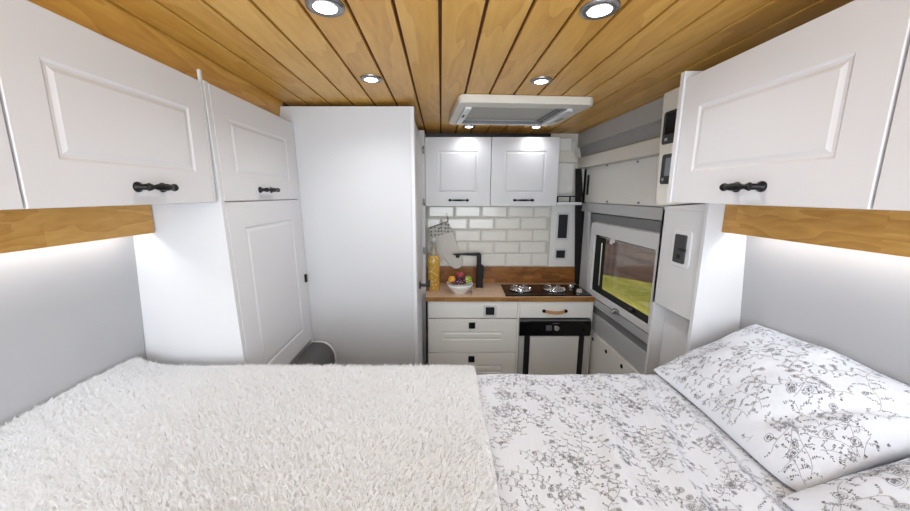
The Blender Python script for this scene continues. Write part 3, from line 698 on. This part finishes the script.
# --- the vine print: sprigs of stem, side twigs, little leaves, berries and small roses, laid on the cloth
def vines(emitq, u0, u1, v0, v1, sp, seed, k=1.0):
    R = random.Random(seed)
    def ribbon(pts, w, mi=0):
        for a, b in zip(pts[:-1], pts[1:]):
            d = V((b[0]-a[0], b[1]-a[1])); 
            if d.length < 1e-6: continue
            n = V((-d.y, d.x)).normalized()*w/2
            emitq([(a[0]-n.x, a[1]-n.y), (b[0]-n.x, b[1]-n.y), (b[0]+n.x, b[1]+n.y), (a[0]+n.x, a[1]+n.y)], mi)
    def leaf(x, y, an, l, w, mi):
        l *= k; w *= k; c, s = math.cos(an), math.sin(an)
        emitq([(x, y), (x+c*l*.5-s*w, y+s*l*.5+c*w), (x+c*l, y+s*l), (x+c*l*.5+s*w, y+s*l*.5-c*w)], mi)
    def curve(x, y, an, L, kf, st=.006):
        pts = [(x, y)]; ans = [an]
        for i in range(max(2, int(L/st))):
            x += math.cos(an)*st; y += math.sin(an)*st; an += kf(i*st/L)*st; pts.append((x, y)); ans.append(an)
        return pts, ans
    def rose(x, y, r):
        for rr_ in (r, r*.55):
            p = [(x+rr_*math.cos(t*PI/4)*(1+.15*(t % 2)), y+rr_*math.sin(t*PI/4)*(1+.15*(t % 2))) for t in range(9)]
            ribbon(p, .0008, 1)
        leaf(x-r*.3, y, .6, r*.8, r*.25, 1)
    v = v0
    while v < v1:
        u = u0
        while u < u1:
            x = u+R.uniform(-.3, .3)*sp; y = v+R.uniform(-.3, .3)*sp; an = R.uniform(0, 2*PI)
            L = R.uniform(1.3, 2.0)*sp; sg = R.choice((-1, 1)); kk = R.uniform(22, 42)
            pts, ans = curve(x, y, an, L, lambda t: sg*kk*math.cos(PI*t), .0042*k)
            ribbon(pts, .0008)
            i = 1; sd = 1
            while i < len(pts):
                sd = -sd; bl = k*R.uniform(.011, .026)
                bp, ba = curve(pts[i][0], pts[i][1], ans[i]+sd*R.uniform(.6, 1.2), bl, lambda t: sd*50/k, .0036*k)
                ribbon(bp, .0006*k)
                for j in range(1, len(bp)):
                    for q in (-1, 1):
                        if R.random() < .62: leaf(bp[j][0], bp[j][1], ba[j]+q*R.uniform(.6, 1.1), R.uniform(.003, .0052), R.uniform(.0009, .0014), 1 if R.random() < .35 else 0)
                if R.random() < .4: leaf(bp[-1][0], bp[-1][1], ba[-1], .0045, .0022, 1)
                if R.random() < .10: rose(bp[-1][0], bp[-1][1], k*R.uniform(.005, .008))
                i += 3
            u += sp
        v += sp

m = MB(); m.raw = 1
grid(sheet_p, [-.97, -.5, 0.0] + rng(.03, .972, .008), rng(-.84, .2, .04)[:-1]+rng(.2, .965, .008)+[.97, .975, .98, .99, 1.0, 1.012, 1.04, 1.07], 0, m)
def q_sheet(poly, mi):
    if any(not (.06 < p[0] < .965 and .22 < p[1] < .998) for p in poly): return
    if all(p[0] > .70 for p in poly): return
    m.add([sheet_p(p[0], p[1], .0007) for p in poly], [(0, 1, 2, 3)], 1+mi)
vines(q_sheet, .06, .75, .25, 1.0, .040, 11, .75)
tag(m.build('bed_sheet', [SHEET, PRINT, PRINTD], smooth=True), 'white bed sheet printed with grey vines, on the mattress', 'sheet')

def pillow(name, xa, xb, ya, yb, zw, bulge, label, seed, skew, crease):
    def top(s, t, off=0):
        x = xa+(xb-xa)*s+skew*(t-.5)*(1-s); y = ya+(yb-ya)*t
        # ears at the corners, sides pulled in
        x += .018*math.sin(PI*t)**.8*(1-s)*(-.6 if False else .6); y += -.012*math.sin(PI*s)*(2*t-1)+.006*wr(s, t, 4, 4, 9, seed)
        cr = (abs(2*s-1)*abs(2*t-1))**6*(.02 if t < .5 else .004); x -= cr*(1 if s > .5 else -1); y -= cr*(1 if t > .5 else -1)
        es = max(0, math.sin(PI*min(1, s*1.02)))**.5; et = max(0, math.sin(PI*t))**.42
        base = .957+(zw-.957)*s**.95
        h = base+bulge*es*et
        e2 = min(1, es*et*1.6)
        h += e2*(.014*wr(x, y, 7, 5, 2, seed)+.009*wr(x, y, 15, 11, 5, seed))
        for (s0, t0, s1, t1, am, wd) in crease:
            dx, dy = s1-s0, t1-t0; L2 = dx*dx+dy*dy; tt = ((s-s0)*dx+(t-t0)*dy)/L2
            d = ((s-s0)*dy-(t-t0)*dx)/math.sqrt(L2)+.03*wr(s, t, 5, 5, 7, seed)
            e = max(0, min(1, tt*4+.2))*max(0, min(1, (1.1-tt)*4))
            h += am*math.exp(-(d/wd)**2)*e*e2
        return V((x, y, h+off))
    m = MB(); m.raw = 1
    ease = lambda n: [.5-.5*math.cos(PI*i/n) for i in range(n+1)]
    S = ease(56); T = ease(80)
    grid(top, S, T, 0, m)
    nu, nv = len(S), len(T)
    # underside: flat on the sheet
    def bot(s, t):
        p = top(s, t); es = math.sin(PI*s)**.5*math.sin(PI*t)**.5
        edge = min(s, t, 1-t)
        z = p.z if edge <= 0 or s >= 1 else .957+(p.z-.957)*max(0, (1-min(1, edge*12)))*.6
        return V((p.x, p.y, min(p.z, z if s < 1 else p.z)))
    P = [bot(u, v) for u in S for v in T]
    m.add(P, [(i*nv+j, i*nv+j+1, (i+1)*nv+j+1, (i+1)*nv+j) for i in range(nu-1) for j in range(nv-1)])
    sw, sh = abs(xb-xa)*1.12, abs(yb-ya)*1.03
    def q(poly, mi):
        if any(not (.004 < p[0] < sw-.004 and .004 < p[1] < sh-.004) for p in poly): return
        m.add([top(p[0]/sw, p[1]/sh, .0008) for p in poly], [(0, 1, 2, 3)], 1+mi)
    vines(q, -.02, sw+.02, -.02, sh+.02, .047, seed, .95)
    o = m.build(name, [SHEET, PRINT, PRINTD], smooth=True); tag(o, label, 'pillow', None)
    return o
pillow('pillow', .652, .968, .522, .990, 1.11, .060, 'large vine print pillow leaning on the right wall, far one of two', 21, .02, [(.05, .35, .75, .10, -.012, .05), (.2, .9, .7, .55, .006, .06), (.05, .6, .5, .45, -.005, .04)])
pillow('pillow', .610, .968, .02, .530, 1.09, .090, 'vine print pillow nearest the camera, cut by the lower right corner', 33, .0, [(.1, .9, .8, .6, -.006, .05)])

# --- fluffy throw
def bl_p(x, y):
    z = .960+.006*wr(x, y, 3, 3, 0)+.003*wr(x, y, 9, 9, 3)
    z += .03*max(0, (-.84-x)/.13)**1.3
    if x > .06: z -= .010*((x-.06)/.045)**2
    if y > .975: z -= .008*((y-.975)/.035)**2
    z = max(z, .9575)
    return V((x+.010*wr(x, y, 1, 4, 5)*(1 if x > 0 else 0), y, z))
m = MB(); m.raw = 1
xs = rng(-.972, .105, .018); ys = rng(-.5, 1.004, .018)
nu, nv = len(xs), len(ys)
grid(bl_p, xs, ys, 0, m)
grid(lambda a, b: V((bl_p(a, b).x, b, .9525 + (bl_p(a, b).z-.97 if bl_p(a, b).z > .985 else 0))), xs, ys, 0, m)
B = nu*nv; rim = [i*nv for i in range(nu)]+[(nu-1)*nv+j for j in range(1, nv)]+[i*nv+nv-1 for i in range(nu-2, -1, -1)]+[j for j in range(nv-2, 0, -1)]
for a, b in zip(rim, rim[1:]+rim[:1]): m.f.append([a, b, B+b, B+a]); m.mi.append(0)
bl = m.build('fluffy_throw', BLANKET, smooth=True)
bl['label'] = 'fluffy white fleece throw spread over the left half of the bed'; bl['category'] = 'throw'
vg = bl.vertex_groups.new(name='fur'); vg.add(list(range(B)), 1, 'REPLACE')
md = bl.modifiers.new('fur', 'PARTICLE_SYSTEM'); ps = bl.particle_systems[0]; st = ps.settings
st.type = 'HAIR'; st.count = 150000; st.hair_length = .004; st.hair_step = 3
st.emit_from = 'FACE'; st.use_emit_random = True; st.normal_factor = .0029; st.factor_random = .0016; st.brownian_factor = .002; st.tangent_factor = 0
st.root_radius = .9; st.tip_radius = .3; st.radius_scale = .0008
st.child_type = 'INTERPOLATED'; st.rendered_child_count = 3; st.child_percent = 0; st.clump_factor = .6; st.roughness_1 = .006; st.roughness_2 = .006; st.child_length = 1
ps.vertex_group_density = 'fur'
st.render_type = 'PATH'

# ------------------------------------------------------------------ light
def area(name, loc, rot, sx, sy, e, col=(1, 1, 1)):
    l = bpy.data.lights.new(name, 'AREA'); l.shape = 'RECTANGLE'; l.size = sx; l.size_y = sy; l.energy = e; l.color = col
    o = bpy.data.objects.new(name, l); C.objects.link(o); o.location = loc; o.rotation_euler = rot; return o
area('rear_fill_light', (0, -.75, 1.35), (math.radians(97), 0, 0), 1.8, 1.1, 38, (.88, .94, 1))  # added fill lamp behind the camera, brightens the whole interior
for sg in (-1, 1):
    area('led_strip_light', (sg*.901, .45, 1.395), (0, 0, 0), .012, 1.1, .65, (1, 1, 1))
s = bpy.data.lights.new('sun', 'SUN'); s.energy = 11; s.angle = .1; so = bpy.data.objects.new('sun', s); C.objects.link(so); so.rotation_euler = (math.radians(-20), math.radians(-35), 0)
wd = bpy.data.worlds.new('world'); bpy.context.scene.world = wd; wd.use_nodes = True
bg = wd.node_tree.nodes['Background']; bg.inputs[0].default_value = (.82, .90, 1, 1); bg.inputs[1].default_value = .7

# ------------------------------------------------------------------ camera
cam = bpy.data.cameras.new('camera'); co = bpy.data.objects.new('camera', cam); C.objects.link(co)
cam.sensor_width = 36; cam.lens = 340/910*36; cam.shift_x = 14/910; cam.clip_start = .02
co.location = (0, 0, 1.5); co.rotation_euler = (math.radians(90-10.253), 0, 0)
bpy.context.scene.camera = co
sc = bpy.context.scene
sc.view_settings.view_transform = 'Standard'; sc.view_settings.look = 'None'; sc.view_settings.exposure = 0; sc.view_settings.gamma = 1
